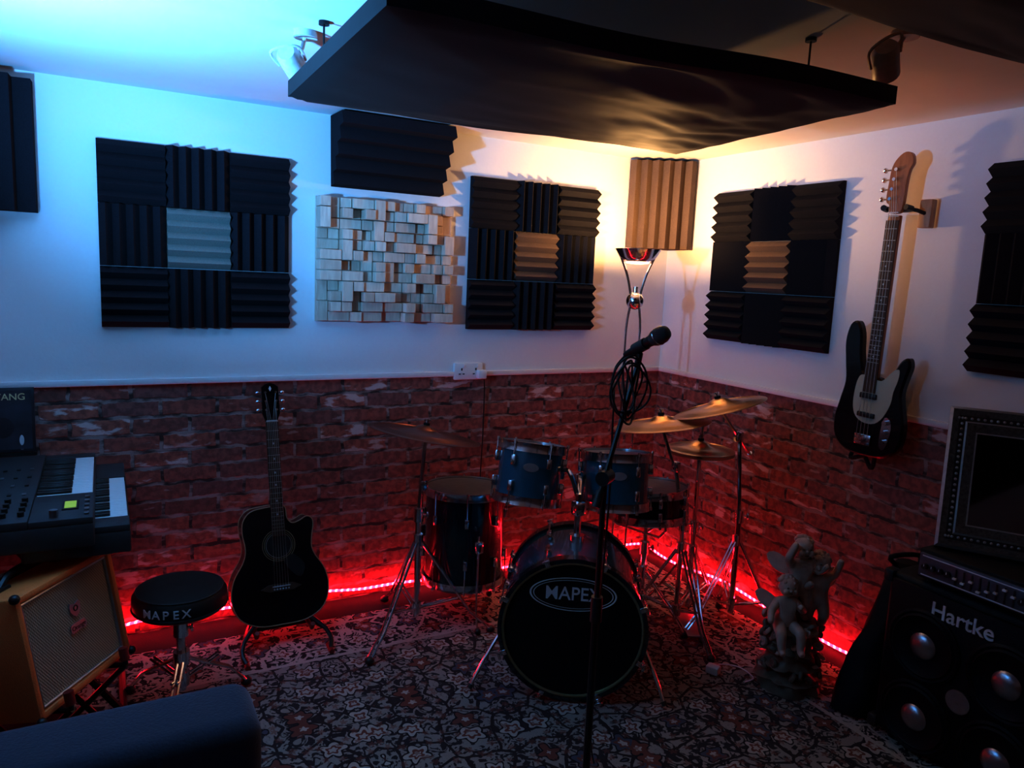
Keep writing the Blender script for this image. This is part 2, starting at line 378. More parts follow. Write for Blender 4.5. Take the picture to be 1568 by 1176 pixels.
# ------------------------------------------------------------ acoustic foam
def tile(b,o,u,v,n,su,sv,nr,base,h,mat,horiz=True):
    o=V(o);u=V(u);v=V(v);n=V(n)
    pa,L,ea,E=(v,sv,u,su) if horiz else (u,su,v,sv)
    prof=[(0,0),(0,base)]
    for i in range(nr): prof+=[((i+.5)/nr*L,base+h),((i+1)/nr*L-.0001,base)]
    prof.append((L,0))
    b.prism(prof,0,E,mat,frame(o,pa,n,ea))
def foam_panel(name,o,u,v,n,s,center):
    b=B(name,10); t=s/3
    for i in range(3):
        for j in range(3):
            tile(b,V(o)+V(u)*(i*t+.001)+V(v)*(j*t+.001)+V(n)*.002,u,v,n,t-.002,t-.002,5,.018,.036,center if (i==1 and j==1) else foamD,(i+j)%2==0)
    return b.done()
foam_panel('acoustic_foam_panel',(-2.91,0,1.345),(1,0,0),(0,0,1),(0,-1,0),.74,foamG)
foam_panel('acoustic_foam_panel',(-1.285,0,1.345),(1,0,0),(0,0,1),(0,-1,0),.76,foamB)
foam_panel('acoustic_foam_panel',(0,-.405,1.335),(0,-1,0),(0,0,1),(-1,0,0),.77,foamB)
foam_panel('acoustic_foam_panel',(0,-1.81,1.34),(0,-1,0),(0,0,1),(-1,0,0),.77,foamD)
def wedge_trap(name,tri,M,E,nr,h,mat):
    b=B(name,10); c,a,e=[V(p) for p in tri]; d=(e-a); L=d.length; d.normalize(); n=V((d.y,-d.x))
    if n.dot(c-a)>0: n=-n
    pr=[tuple(c),tuple(a)]
    for i in range(nr): pr+=[tuple(a+d*((i+.5)/nr*L)+n*h),tuple(a+d*((i+1)/nr*L)-d*.0005)]
    b.prism(pr,0,E,mat,M); b.done()
wedge_trap('corner_bass_trap',[(-.005,2.295),(-.19,2.29),(-.02,1.985)],frame((-1.985,0,0),(0,1,0),(0,0,1),(1,0,0)),.53,5,.045,foamD)
wedge_trap('corner_bass_trap',[(-.005,-.005),(-.32,-.02),(-.02,-.22)],frame((0,0,1.81),(1,0,0),(0,1,0),(0,0,1)),.475,6,.045,foamB)
wedge_trap('corner_bass_trap',[(XL+.005,-.005),(-3.11,-.015),(XL+.01,-.33)],frame((0,0,1.78),(1,0,0),(0,1,0),(0,0,1)),.48,6,.045,foamD)
b=B('wooden_sound_diffuser'); x0,z0=-2.05,1.38; nx,nz=13,12; sx=.66/nx; sz=.56/nz
b.box2((x0,-.016,z0),(x0+.66,-.002,z0+.56),pine)
used=set()
for i in range(nx):
    for j in range(nz):
        if (i,j) in used: continue
        wi=hj=1; rr_=random.random()
        if rr_<.22 and i+1<nx and (i+1,j) not in used: wi=2; used.add((i+1,j))
        elif rr_<.40 and j+1<nz and (i,j+1) not in used: hj=2; used.add((i,j+1))
        d=random.choice([.012,.025,.04,.055,.07,.085])
        b.box2((x0+i*sx+.0015,-.0161-d,z0+j*sz+.0015),(x0+(i+wi)*sx-.0015,-.0161,z0+(j+hj)*sz-.0015),pine,bev=.0015,seg=1)
b.done()

# ------------------------------------------------------------ hanging ceiling clouds
def cloud(name,A,Bc,C,D,z,th=.055,seed=0):
    b=B(name,60); n=60; A,Bc,C,D=[V((p[0],p[1],0)) for p in (A,Bc,C,D)]
    def pt(u,v,top):
        p=(D*(1-u)+C*u)*(1-v)+(A*(1-u)+Bc*u)*v
        e=min(u,1-u,v,1-v); zz=z+(th if top else 0)
        if not top:
            zz-=.030*min(1,e*4)
            k=max(0,min(1,(u-.25)*2))
            zz+=(.003+.008*k)*noise.noise(V((p.x*3+p.y*3,p.y*9-p.x*3,seed)))*min(1,e*14)+.005*k*noise.noise(V((p.x*6+p.y*5,p.y*20-p.x*8,seed+3)))*min(1,e*14)
        if e<.012: zz+= (-.006 if top else .006)
        if e<.02: zz+=.005*math.sin(u*9+seed)
        return V((p.x,p.y,zz))
    vs=[];fs=[]
    for top in (0,1):
        for i in range(n+1):
            for j in range(n+1): vs.append(pt(i/n,j/n,top))
    Q=(n+1)**2
    for i in range(n):
        for j in range(n):
            a=i*(n+1)+j; fs.append([a,a+1,a+n+2,a+n+1]); fs.append([Q+a,Q+a+n+1,Q+a+n+2,Q+a+1])
    per=[(i,0) for i in range(n)]+[(n,j) for j in range(n)]+[(i,n) for i in range(n,0,-1)]+[(0,j) for j in range(n,0,-1)]
    ids=[i*(n+1)+j for i,j in per]
    for k in range(len(ids)): a,c=ids[k],ids[(k+1)%len(ids)]; fs.append([a,c,Q+c,Q+a])
    b.add(vs,fs,clothb)
    for u,v in ((.06,.08),(.94,.25),(.06,.92),(.94,.92)):
        p=pt(u,v,1); b.tube([(p.x,p.y,p.z-.01),(p.x,p.y,H)],.003,blkm,n=6); b.cyl((p.x,p.y,H-.01),(p.x,p.y,H),.015,blkm)
        b.ring(.009,.002,steel,axisM((p.x,p.y,p.z+.01),(1,0,0)),n=12)
    return b.done()
cloud('ceiling_acoustic_cloud',(-2.42,-1.18),(-1.03,-1.25),(-1.13,-2.18),(-2.43,-2.06),2.09,seed=1)
cloud('ceiling_acoustic_cloud',(-2.35,-2.46),(-.95,-2.54),(-.95,-3.4),(-2.35,-3.4),2.10,seed=5)

def spotfix(name,base,head,direc,mat,lens,r=.035,L=.10):
    b=B(name); base=V(base);head=V(head);d=V(direc).normalized()
    b.cyl(base+V((0,0,-.018)),base,.035,mat); b.tube([base+V((0,0,-.01)),(base+head)/2+V((.01,0,0)),head],.006,mat,n=8)
    M=axisM(head,d); b.lathe([(0,-L/2),(r*.7,-L/2),(r*.95,-L/2+.012),(r,L/2),(r*.85,L/2),(r*.8,L/2-.012),(0,L/2-.012)],mat,M,20)
    b.disc(r*.8,lens,M@Matrix.Translation((0,0,L/2-.012)),20)
    b.tube([M@V((r*1.15,0,0)),M@V((r*1.2,0,-L*.6)),M@V((0,0,-L*.75)),M@V((-r*1.2,0,-L*.6)),M@V((-r*1.15,0,0))],.004,mat,n=6,sm=4)
    return b.done()
whitef=pm('white_fixture',(.6,.6,.58),.4,bump=0)
orangelitf=pm('orange_lit_fixture',(.45,.22,.11),.4,bump=0)  # orange light falling on the fixture is painted into its colour
s2=spotfix('ceiling_spotlight',(-2.36,-1.13,H),(-2.39,-1.10,2.215),(.5,.7,-.3),whitef,whitef)
s3=spotfix('ceiling_spotlight',(-1.04,-2.12,H),(-1.08,-2.10,2.225),(.75,.45,-.45),orangelitf,orangeL)
light('added_orange_spot','SPOT',(-1.03,-2.06,2.185),s3,4.5,(1,.36,.13),.03,(0,-1.5,1.75),85,.9)  # weak beam added at this fixture to warm the wall around the bass
b=B('stage_par_light'); sx_,sy_=-3.34,-1.50
b.lathe([(0,0),(.11,0),(.11,.012),(.02,.03),(0,.03)],blkm,Matrix.Translation((sx_,sy_,0)))
b.tube([(sx_,sy_,.02),(sx_,sy_,1.45)],.012,blkm)
pd=V((.60,.42,.68)).normalized(); Mp=axisM((sx_,sy_,1.56),pd)
b.lathe([(0,-.09),(.04,-.085),(.06,-.05),(.065,.06),(.058,.06),(.055,.03),(0,.03)],blkm,Mp,28); b.disc(.052,blueL,Mp@Matrix.Translation((0,0,.031)),28)
b.tube([(sx_,sy_,1.44),(sx_+.07,sy_-.07,1.48),(sx_+.052,sy_-.052,1.56)],.007,blkm,sm=3); b.tube([(sx_,sy_,1.44),(sx_-.07,sy_+.07,1.48),(sx_-.052,sy_+.052,1.56)],.007,blkm,sm=3)
par=b.done()
pl=V((sx_,sy_,1.56))+pd*.08
light('blue_par_light','SPOT',pl,par,270,(.115,.46,1.0),.045,pl+pd,134,1.0)

# ------------------------------------------------------------ floor uplighter
b=B('floor_lamp'); lx,ly=-.54,-.42
b.lathe([(0,0),(.13,0),(.13,.012),(.11,.025),(.02,.035),(0,.035)],chrome,Matrix.Translation((lx,ly,0)))
R=V((.878,-.477,0))
for sgn in (-1,1):
    b.tube([V((lx,ly,.03))+R*(.035*sgn),V((lx,ly,1.2))+R*(.035*sgn),V((lx,ly,1.40))+R*(.034*sgn),V((lx,ly,1.52))+R*(.022*sgn),V((lx,ly,1.64))+R*(.045*sgn),V((lx,ly,1.74))+R*(.085*sgn)],.006,chrome,sm=5)
b.sph((lx,ly,1.52),.045,chrome,n=24); b.cyl((lx,ly,1.56),(lx,ly,1.59),.012,chrome)
T=Matrix.Translation((lx,ly,1.715))
b.lathe([(0,0),(.05,.004),(.085,.025),(.112,.062),(.116,.062),(.09,.020),(.055,-.004),(0,-.006)],chrome,T,40)
b.lathe([(.0,.012),(.045,.012),(.05,.03),(0,.03)],bulb,T,20)
b.lathe([(.02,-.012),(.055,-.008),(.06,-.002),(.02,-.002)],warmglass,T,24)
fl=b.done(lift=RUG)
light('floor_lamp_light','POINT',(lx,ly,1.80),fl,27,(1,.56,.22),.03)

# ------------------------------------------------------------ socket
b=B('wall_socket'); b.box2((-1.345,-.022,1.085),(-1.185,-.0,1.172),whitepl,bev=.006)
for x in (-1.305,-1.225):
    for dx,dz,sx2,sz2 in ((0,.012,.006,.012),(-.011,-.012,.010,.005),(.011,-.012,.010,.005)): b.box((x+dx,-.0225,1.128+dz),(sx2,.003,sz2),blkp)
    b.box((x+.012,-.024,1.158),(.012,.006,.014),whitepl,bev=.002)
b.box((-1.20,-.04,1.115),(.045,.04,.045),whitepl,bev=.006)
b.tube([(-1.19,-.05,1.10),(-1.17,-.02,1.03),(-1.165,-.012,.8),(-1.17,-.012,.5),(-1.16,-.02,.2),(-1.13,-.03,.05)],.0035,cablem,sm=5)
b.done()

# ------------------------------------------------------------ LED rope
b=B('led_rope_light'); P=[]
x=-3.42
while x<-.1:
    P.append((x,-.03-.015*abs(math.sin(x*3.1)),.055+.025*math.sin(x*2.3+.8)+.008*math.sin(x*11))); x+=.16
P+=[(-.07,-.06,.05)]
y=-.2
while y>-1.9:
    P.append((-.035-.02*abs(math.sin(y*5)),y,.045+.018*math.sin(y*6))); y-=.15
b.tube(P,.0065,led_mat(),n=8,sm=4); b.done()

# ------------------------------------------------------------ bass guitar
b=B('bass_guitar',30); M=frame((-.095,-1.475,.94),(0,-1,0),(0,0,1),(-1,0,0))@Matrix.Rotation(math.radians(-1.5),4,'Z')
body=[(.02,0),(.10,.012),(.155,.065),(.165,.15),(.147,.23),(.137,.29),(.148,.35),(.158,.40),(.145,.432),(.115,.415),(.085,.36),(.045,.315),(.033,.335),(-.033,.345),(-.05,.37),(-.065,.43),(-.075,.51),(-.10,.557),(-.135,.54),(-.150,.47),(-.138,.38),(-.127,.30),(-.142,.22),(-.158,.13),(-.142,.05),(-.08,.005)]
b.prism(body,-.02,.02,blackgloss,M,bev=.008,sm=4)
pg=[(.035,.325),(.06,.335),(.095,.375),(.118,.38),(.118,.34),(.105,.29),(.10,.24),(.075,.18),(.04,.145),(-.01,.14),(-.05,.16),(-.068,.20),(-.07,.26),(-.06,.32),(-.035,.34)]
b.prism(pg,.0202,.0225,pearl,M,sm=3)
b.box((0,.255,.027),(.075,.022,.012),blkp,M,bev=.003); b.box((0,.175,.027),(.078,.020,.012),blkp,M,bev=.003)
b.prism([(.085,.18),(.112,.17),(.118,.12),(.10,.05),(.075,.06),(.075,.13)],.0226,.025,chrome,M,sm=3)
for yy in (.16,.12,.08): b.cyl(M@V((.095,yy,.022)),M@V((.095,yy,.04)),.010,chrome)
b.box((0,.07,.026),(.075,.045,.010),chrome,M,bev=.003)
b.box((0,.63,.012),(.052,.72,.020),maple,M,bev=.004); b.box((0,.62,.025),(.054,.70,.007),rosewood,M)
for k in range(21):
    v=.985-.86*(1-2**(-k/12.0))
    if v>.30: b.box((0,v,.0293),(.052,.002,.0015),stringm,M)
for k in (3,5,7,9,12,15,17,19):
    v=.985-.86*(1-.5*(2**(-k/12.)+2**(-(k-1)/12.)))
    b.cyl(M@V((0,v,.0285)),M@V((0,v,.0292)),.004,inlay)
b.box((0,1.0,.028),(.045,.005,.008),whitepl,M)
hs=[(-.022,1.0),(-.03,1.03),(-.048,1.05),(-.046,1.12),(-.04,1.18),(-.02,1.215),(.01,1.235),(.04,1.225),(.05,1.19),(.038,1.165),(.032,1.12),(.03,1.05),(.022,1.0)]
b.prism(hs,.0,.018,maple,M,bev=.002,sm=3)
for k in range(4):
    v=1.055+.038*k; u=-.026+.004*k
    b.cyl(M@V((u,v,.018)),M@V((u,v,.030)),.007,chrome); b.tube([M@V((u,v,.009)),M@V((-.062,v,.009))],.004,chrome); b.sph((-.072,v,.009),.013,chrome,M,sc_=(.5,.9,1))
    us=-.015+.010*k
    b.tube([M@V((us*1.7,.07,.036)),M@V((us,1.0,.034)),M@V((u,v,.026))],.0011,stringm,n=5)
b.tube([M@V((.0,.0,-.005)),M@V((-.07,-.03,-.01)),M@V((-.05,.03,-.03)),M@V((.03,-.05,-.01)),M@V((.05,.0,.0))],.009,bagm,sm=5)
b.box((.085,1.00,-.06),(.05,.11,.035),oak,M,bev=.004)
b.tube([M@V((.085,1.0,-.05)),M@V((.075,1.01,-.01)),M@V((.05,1.015,.005))],.008,blkm)
b.tube([M@V((-.045,1.02,.03)),M@V((-.045,1.015,-.005)),M@V((.05,1.015,-.008)),M@V((.055,1.02,.035))],.012,blkp,sm=3)
b.done()

# ------------------------------------------------------------ acoustic guitar on stand
b=B('acoustic_guitar',30); v=V((-.01,.24,.99)).normalized(); u=V((1,0,0)); n_=u.cross(v).normalized(); M=frame((-2.265,-.37,.105),u,v,n_)
out=[(0,0),(.1,.006),(.175,.05),(.203,.13),(.19,.21),(.152,.275),(.139,.315),(.142,.36),(.15,.40),(.148,.432),(.125,.447),(.09,.43),(.06,.425),(.04,.45),(.034,.497),(0,.502),(-.05,.50),(-.11,.488),(-.142,.45),(-.147,.40),(-.139,.35),(-.139,.315),(-.152,.275),(-.19,.21),(-.203,.13),(-.175,.05),(-.1,.006)]
b.prism(out,-.10,.0,blackgloss,M,sm=4)
sm_=catmull(out,4); b.tube([M@p for p in sm_],.0024,binding,n=6,closed=True); b.tube([M@(p+V((0,0,-.1))) for p in sm_],.0024,binding,n=6,closed=True)
Mh=M@Matrix.Translation((0,.335,0))
b.disc(.05,blkp,Mh@Matrix.Translation((0,0,-.001)),36,h=.0015)
b.ring(.053,.0012,silverm,Mh,k=6); b.ring(.060,.0010,binding,Mh,k=6); b.ring(.068,.001,binding,Mh,k=6)
b.prism([(.02,.27),(.06,.29),(.105,.24),(.085,.19),(.045,.22)],.0005,.002,blkp,M,sm=3)
b.prism([(-.085,.155),(-.05,.172),(.05,.172),(.085,.155),(.05,.142),(-.05,.142)],0,.009,rosewood,M); b.box((0,.163,.011),(.075,.004,.005),inlay,M)
for k in range(6): b.sph((-.03+.012*k,.151,.010),.004,inlay,M,n=8)
b.box((0,.62,-.004),(.050,.49,.018),mahog,M,bev=.003); b.box((0,.625,.006),(.053,.49,.007),rosewood,M)
for k in range(20):
    q=.868-.705*(1-2**(-k/12.)); b.box((0,q,.0102),(.052,.0018,.0012),stringm,M)
for k in (3,5,7,9,12,15):
    q=.868-.705*(1-.5*(2**(-k/12.)+2**(-(k-1)/12.))); b.cyl(M@V((0,q,.0096)),M@V((0,q,.0102)),.0045,inlay)
b.box((0,.872,.008),(.046,.005,.008),whitepl,M)
b.prism([(-.024,.87),(-.037,.905),(-.035,1.02),(-.02,1.032),(0,1.038),(.02,1.032),(.035,1.02),(.037,.905),(.024,.87)],-.012,.005,blackgloss,M,bev=.001)
b.prism([(0,1.025),(.006,1.012),(0,1.0),(-.006,1.012)],.005,.006,inlay,M)
for s_ in (-1,1):
    for k in range(3):
        q=.92+.038*k; b.cyl(M@V((s_*.022,q,.005)),M@V((s_*.022,q,.016)),.005,chrome); b.sph((s_*.052,q,-.004),.011,chrome,M,sc_=(.9,.7,.5)); b.tube([M@V((s_*.036,q,-.004)),M@V((s_*.05,q,-.004))],.003,chrome)
        k2=k if s_<0 else 5-k
        us=-.018+.0072*k2; b.tube([M@V((us*1.6,.16,.015)),M@V((us,.872,.013)),M@V((s_*.022,q,.010))],.0009,stringm,n=5)
b.done()
b=B('guitar_stand'); ox,oy=-2.265,-.30
b.tube([(ox,-.20,.42),(ox,-.23,.20),(ox-.17,-.42,.07),(ox-.17,-.50,.012)],.010,blkm,sm=4); b.tube([(ox,-.20,.42),(ox,-.23,.20),(ox+.17,-.42,.07),(ox+.17,-.50,.012)],.010,blkm,sm=4)
b.tube([(ox,-.20,.42),(ox,-.12,.2),(ox,-.07,.012)],.010,blkm)
for s_ in (-1,1):
    b.tube([(ox+s_*.16,-.40,.075),(ox+s_*.12,-.27,.07),(ox+s_*.10,-.25,.055)],.012,blkm)
    b.tube([(ox+s_*.11,-.22,.075),(ox+s_*.115,-.40,.075),(ox+s_*.115,-.415,.10)],.010,redp); b.cyl((ox+s_*.17,-.52,.010),(ox+s_*.17,-.46,.016),.011,redp)
b.tube([(ox-.13,-.30,.06),(ox+.13,-.30,.06)],.009,blkm)
b.done(lift=RUG)

# ------------------------------------------------------------ drum kit helpers
def drum(b,c,axis,r,h,shell,n=8,htop=None,hbot=None,hoop=chrome,hw=.028):
    M=axisM(c,axis)
    b.lathe([(r,-h/2),(r,h/2)],shell,M,48)
    for s_ in (-1,1):
        b.lathe([(r+.002,s_*(h/2-hw)),(r+.011,s_*(h/2-hw)),(r+.009,s_*(h/2-.006)),(r+.012,s_*(h/2+.008)),(r+.002,s_*(h/2+.008))],hoop,M,48,True)
    b.disc(r+.002,htop or clearhead,M@Matrix.Translation((0,0,h/2-.004)),48); b.disc(r+.002,hbot or clearhead,M@Matrix.Translation((0,0,-h/2+.001)),48)
    for k in range(n):
        a=2*math.pi*(k+.5)/n
        Ml=M@Matrix.Rotation(a,4,'Z')
        for s_ in (-1,1):
            b.box((r+.010,0,s_*(h*.22)),(.022,.02,.045),chrome,Ml,bev=.006)
            b.tube([Ml@V((r+.016,0,s_*h*.22)),Ml@V((r+.016,0,s_*(h/2+.010)))],.003,chrome,n=6)
            b.cyl(Ml@V((r+.016,0,s_*(h/2))),Ml@V((r+.016,0,s_*(h/2+.014))),.006,chrome,n=8)
def tripod(b,x,y,top,R=.28,hub=.40,rot=0,r=.013,feet=.02,double=True):
    b.tube([(x,y,.07),(x,y,hub+.12)],r,chrome); b.tube([(x,y,hub+.1),top] if top else [(x,y,hub+.1),(x,y,hub+.4)],r*.75,chrome)
    b.cyl((x,y,hub+.08),(x,y,hub+.14),r*1.7,chrome); b.cyl((x,y,hub-.03),(x,y,hub+.02),r*1.8,chrome)
    b.tube([(x,y,hub+.11),(x+.03,y-.015,hub+.11)],.005,chrome); b.sph((x+.035,y-.018,hub+.11),.012,chrome,sc_=(.5,.8,1.3))
    b.cyl((x,y,.09),(x,y,.14),r*1.7,chrome)
    for k in range(3):
        a=rot+2*math.pi*k/3; d=V((math.cos(a),math.sin(a),0)); t=V((-d.y,d.x,0)); c=V((x,y,0))
        for q in ((-.009,.009) if double else (0,)):
            b.tube([c+t*q+V((0,0,hub-.01))+d*.015,c+t*q+d*R*.72+V((0,0,.10)),c+t*q+d*R+V((0,0,.022))],.0055 if double else .008,chrome,n=6)
            b.tube([c+t*q+V((0,0,.115))+d*.015,c+t*q+d*R*.55+V((0,0,.165))],.0045,chrome,n=6)
        b.sph(c+d*R+V((0,0,.017)),.022,blkp,sc_=(1,1,.75),n=10)
def cymbal(b,c,nrm,r,mat):
    M=axisM(c,nrm); pr=[(0,.022),(.02,.022),(.035,.016),(.05,.006),(.055,.002),(r*.5,-.006),(r*.9,-.016),(r,-.020),(r,-.022),(r*.9,-.018),(r*.5,-.008),(.055,0),(.05,.004),(.03,.014),(0,.019)]
    b.lathe(pr,mat,M,56)
    for k in range(14): b.ring(.07+(r-.08)*k/14,.0006,mat,M@Matrix.Translation((0,0,-.0015-.017*((.07+(r-.08)*k/14)/r)**1.3+.0015)),n=48,k=4)
    b.cyl(M@V((0,0,-.03)),M@V((0,0,.05)),.004,chrome); b.cyl(M@V((0,0,.018)),M@V((0,0,.032)),.014,bagm); b.cyl(M@V((0,0,-.008)),M@V((0,0,.004)),.014,bagm)
    b.cyl(M@V((0,0,.034)),M@V((0,0,.044)),.009,chrome); b.box((0,0,.044),(.032,.005,.012),chrome,M,bev=.002)
cx,cy=-1.37,-1.24; ax=V((.55,.835,0)).normalized()
b=B('bass_drum',35); r=.275; h=.43; c=V((cx,cy,.292))+ax*(h/2)
Mk=frame(c,V((0,0,1)).cross(-ax),(0,0,1),-ax)
b.lathe([(r,-h/2),(r,h/2)],teal,Mk,64)
for s_ in (-1,1): b.lathe([(r-.004,s_*(h/2-.035)),(r+.012,s_*(h/2-.035)),(r+.012,s_*(h/2+.010)),(r-.004,s_*(h/2+.010))],dteal,Mk,64,True)
b.disc(r,blackhead,Mk@Matrix.Translation((0,0,h/2-.006)),64); b.disc(r,clearhead,Mk@Matrix.Translation((0,0,-h/2+.003)),64)
b.ring(r-.008,.006,pm('gold_hoop_reflection',(.36,.32,.17),.3,metal=.6,bump=0),Mk@Matrix.Translation((0,0,h/2+.002)),n=64)  # ring paints the greenish-gold reflection seen along the hoop
for k in range(8):
    Ml=Mk@Matrix.Rotation(2*math.pi*(k+.5)/8,4,'Z')
    for s_ in (-1,1):
        b.box((r+.012,0,s_*h*.2),(.026,.024,.06),chrome,Ml,bev=.008); b.tube([Ml@V((r+.022,0,s_*h*.2)),Ml@V((r+.022,0,s_*(h/2+.02)))],.0035,chrome,n=6)
        b.box((r+.008,0,s_*(h/2+.004)),(.032,.022,.026),chrome,Ml,bev=.005); b.box((r+.022,0,s_*(h/2+.03)),(.010,.03,.008),chrome,Ml,bev=.003)
zf=h/2-.002
Mo=Mk@Matrix.Translation((-.005,.142,zf))
b.ring(.162,.0035,whitept,Mo@Matrix.Diagonal((1,.40,1,1)),n=64,k=6,sz=.4); b.ring(.150,.002,whitept,Mo@Matrix.Diagonal((1,.37,1,1)),n=64,k=6,sz=.4)
b.text('MAPEX',.074,whitept,Mo,ext=.0008,bold=.0005,sx=.92)
for s_,ft in ((-1,(-1.69,-1.02,.015)),(1,(-1.06,-1.44,.015))):
    p=Mk@V((s_*.262,-.05,h*.2)); f=V(ft); b.tube([p,p*.35+f*.65+V((0,0,.01)),f],.008,chrome); b.cyl(f,f+(p-f)*.06,.011,blkp); b.box(p,(.05,.05,.05),chrome,bev=.012)
top=c+V((0,0,r)); post=top+V((.0,.0,.20)); b.cyl(top-V((0,0,.01)),top+V((0,0,.03)),.03,chrome); b.tube([top,post],.014,chrome); b.box(post-V((0,0,.06)),(.05,.05,.06),chrome,bev=.012)
t1=V((-1.37,-.86,.815)); t2=V((-1.01,-.97,.78))
for t,off in ((t1,V((.10,-.02,.0))),(t2,V((-.10,.06,.0)))):
    e=t+off*1.25+V((0,.0,-.01)); b.tube([post-V((0,0,.03)),(post+e)/2+V((0,0,.05)),e],.010,chrome,sm=4); b.box(e,(.045,.045,.05),chrome,bev=.01)
pe=V((cx,cy,0))+ax*(h+.14); b.box(pe+V((0,0,.03)),(.08,.25,.01),steel,bev=.004,rz=math.atan2(ax.y,ax.x)-math.pi/2); b.box(pe+V((0,0,.014)),(.1,.28,.008),blkm,rz=math.atan2(ax.y,ax.x)-math.pi/2)
b.done(lift=RUG)
def badge(b,c,ax_,r,dz):
    a=V(ax_).normalized(); f=V((-.5,-.86,0)); f=(f-a*f.dot(a)).normalized(); x=a.cross(f)
    Mb=frame(V(c)+f*(r+.0015)+a*dz,x,a,f); b.lathe([(0,0),(.024,0),(.024,.004),(0,.004)],silverm,Mb@Matrix.Diagonal((1.3,.7,1,1)),24)
b=B('rack_tom'); drum(b,t1,(.16,.10,.98),.130,.235,teal,6); badge(b,t1,(.16,.10,.98),.13,.03); b.done(lift=RUG)
b=B('rack_tom'); drum(b,t2,(.06,.12,.98),.140,.225,teal,6); badge(b,t2,(.06,.12,.98),.14,.03); b.done(lift=RUG)
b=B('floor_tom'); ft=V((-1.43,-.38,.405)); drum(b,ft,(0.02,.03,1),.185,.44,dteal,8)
for a in (.5,2.6,4.6):
    p=ft+V((math.cos(a)*.205,math.sin(a)*.205,0)); b.tube([p+V((0,0,.05)),V((p.x,p.y,.10)),V((p.x+math.cos(a)*.03,p.y+math.sin(a)*.03,.012))],.005,chrome); b.sph((p.x+math.cos(a)*.03,p.y+math.sin(a)*.03,.016),.016,blkp,n=10); b.box(p,(.04,.04,.06),chrome,bev=.01)
b.done(lift=RUG)
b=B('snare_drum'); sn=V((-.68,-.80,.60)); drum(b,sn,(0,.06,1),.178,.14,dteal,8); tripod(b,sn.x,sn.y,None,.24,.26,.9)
for k in range(3):
    a=.3+2.09*k; b.tube([(sn.x,sn.y,.44),(sn.x+.14*math.cos(a),sn.y+.14*math.sin(a),.47),(sn.x+.195*math.cos(a),sn.y+.195*math.sin(a),.52),(sn.x+.19*math.cos(a),sn.y+.19*math.sin(a),.55)],.006,chrome)
b.done(lift=RUG)
b=B('cymbal_stand'); cL=V((-1.665,-.44,.925)); tripod(b,-1.70,-.47,(cL.x,cL.y,cL.z-.02),.34,.44,math.radians(215)); b.box((-1.675,-.455,.68),(.035,.035,.05),chrome,bev=.008); cymbal(b,cL,(.19,.02,1),.25,bronzeRedLit); b.done(lift=RUG)
b=B('cymbal_stand'); cA=V((-.745,-.93,1.015)); tripod(b,-.60,-.96,(-.66,-.95,.80),.28,.42,.4); b.tube([(-.66,-.95,.78),tuple(cA-V((0,0,.02)))],.008,chrome); b.box((-.66,-.95,.80),(.035,.035,.05),chrome,bev=.008); cymbal(b,cA,(-.10,.12,1),.215,bronze); b.done(lift=RUG)
b=B('cymbal_stand'); cB=V((-.52,-1.04,1.10)); tripod(b,-.31,-1.02,(-.31,-.98,.92),.27,.44,1.0); b.tube([(-.17,-.925,.81),(-.31,-.97,.92),tuple(cB-V((0,0,.015)))],.008,chrome); b.box((-.31,-.97,.92),(.04,.04,.05),chrome,bev=.01); b.cyl((-.185,-.932,.822),(-.15,-.918,.795),.012,chrome); cymbal(b,cB,(-.22,.22,1),.205,bronze); b.done(lift=RUG)
b=B('hi_hat'); hh=V((-.455,-.88,.87)); tripod(b,-.455,-.88,(-.455,-.88,1.0),.24,.36,2.2); cymbal(b,hh,(0,0,1),.160,bronze)
M=axisM(hh-V((0,0,.05)),(0,0,-1)); b.lathe([(0,.02),(.04,.014),(.05,.004),(.16,-.014),(.16,-.016),(.05,.002),(0,.018)],bronze,M,48); b.box((-.52,-.98,.03),(.08,.24,.01),steel,bev=.003,rz=-.5); b.done(lift=RUG)
# ------------------------------------------------------------ throne
b=B('drum_throne'); tx,ty=-2.69,-.68; T=Matrix.Translation((tx,ty,0))
b.lathe([(0,.385),(.142,.385),(.155,.395),(.159,.42),(.157,.445),(.142,.462),(.11,.468),(0,.465)],vinyl,T,40); b.ring(.157,.004,blkp,Matrix.Translation((tx,ty,.402)),n=40); b.ring(.145,.003,blkp,Matrix.Translation((tx,ty,.461)),n=40)
b.cyl((tx,ty,.36),(tx,ty,.386),.06,blkm); tripod(b,tx,ty,(tx,ty,.37),.24,.20,.25,r=.016)
dirc=V((-.2,-2.77,0)).normalized()
for k,ch in enumerate('MAPEX'):
    a=math.atan2(dirc.y,dirc.x)-.30+(k-2)*.205
    d=V((math.cos(a),math.sin(a),0)); Mt=frame(V((tx,ty,.428))+d*.1605,V((0,0,1)).cross(d),(0,0,1),d); b.text(ch,.042,whitept,Mt,ext=.001,bold=.0003)
b.done(lift=RUG)
# ------------------------------------------------------------ microphone + stand
b=B('microphone_stand'); mx,my=-1.605,-1.70
b.lathe([(0,0),(.10,0),(.10,.012),(.085,.022),(.02,.03),(0,.03)],blkm,Matrix.Translation((mx,my,0)))
b.tube([(mx,my,.02),(mx,my,.62)],.012,blkm); b.tube([(mx,my,.6),(mx,my,1.03)],.009,blkm); b.cyl((mx,my,.58),(mx,my,.66),.018,blkp)
j=V((mx,my,1.035)); e=V((-1.468,-1.645,1.36)); b.cyl(j-V((.02,.015,0)),j+V((.025,.015,0)),.022,blkp); b.tube([j-(e-j)*.2,e],.0075,blkm); b.cyl(j-(e-j)*.26,j-(e-j)*.12,.014,blkp)
md=V((.02,-.160,.085)).normalized(); m0=V((-1.478,-1.595,1.388))
b.tube([e,m0+md*.07-V((0,0,.02))],.010,blkp); b.cyl(m0+md*.045,m0+md*.095,.019,blkp)
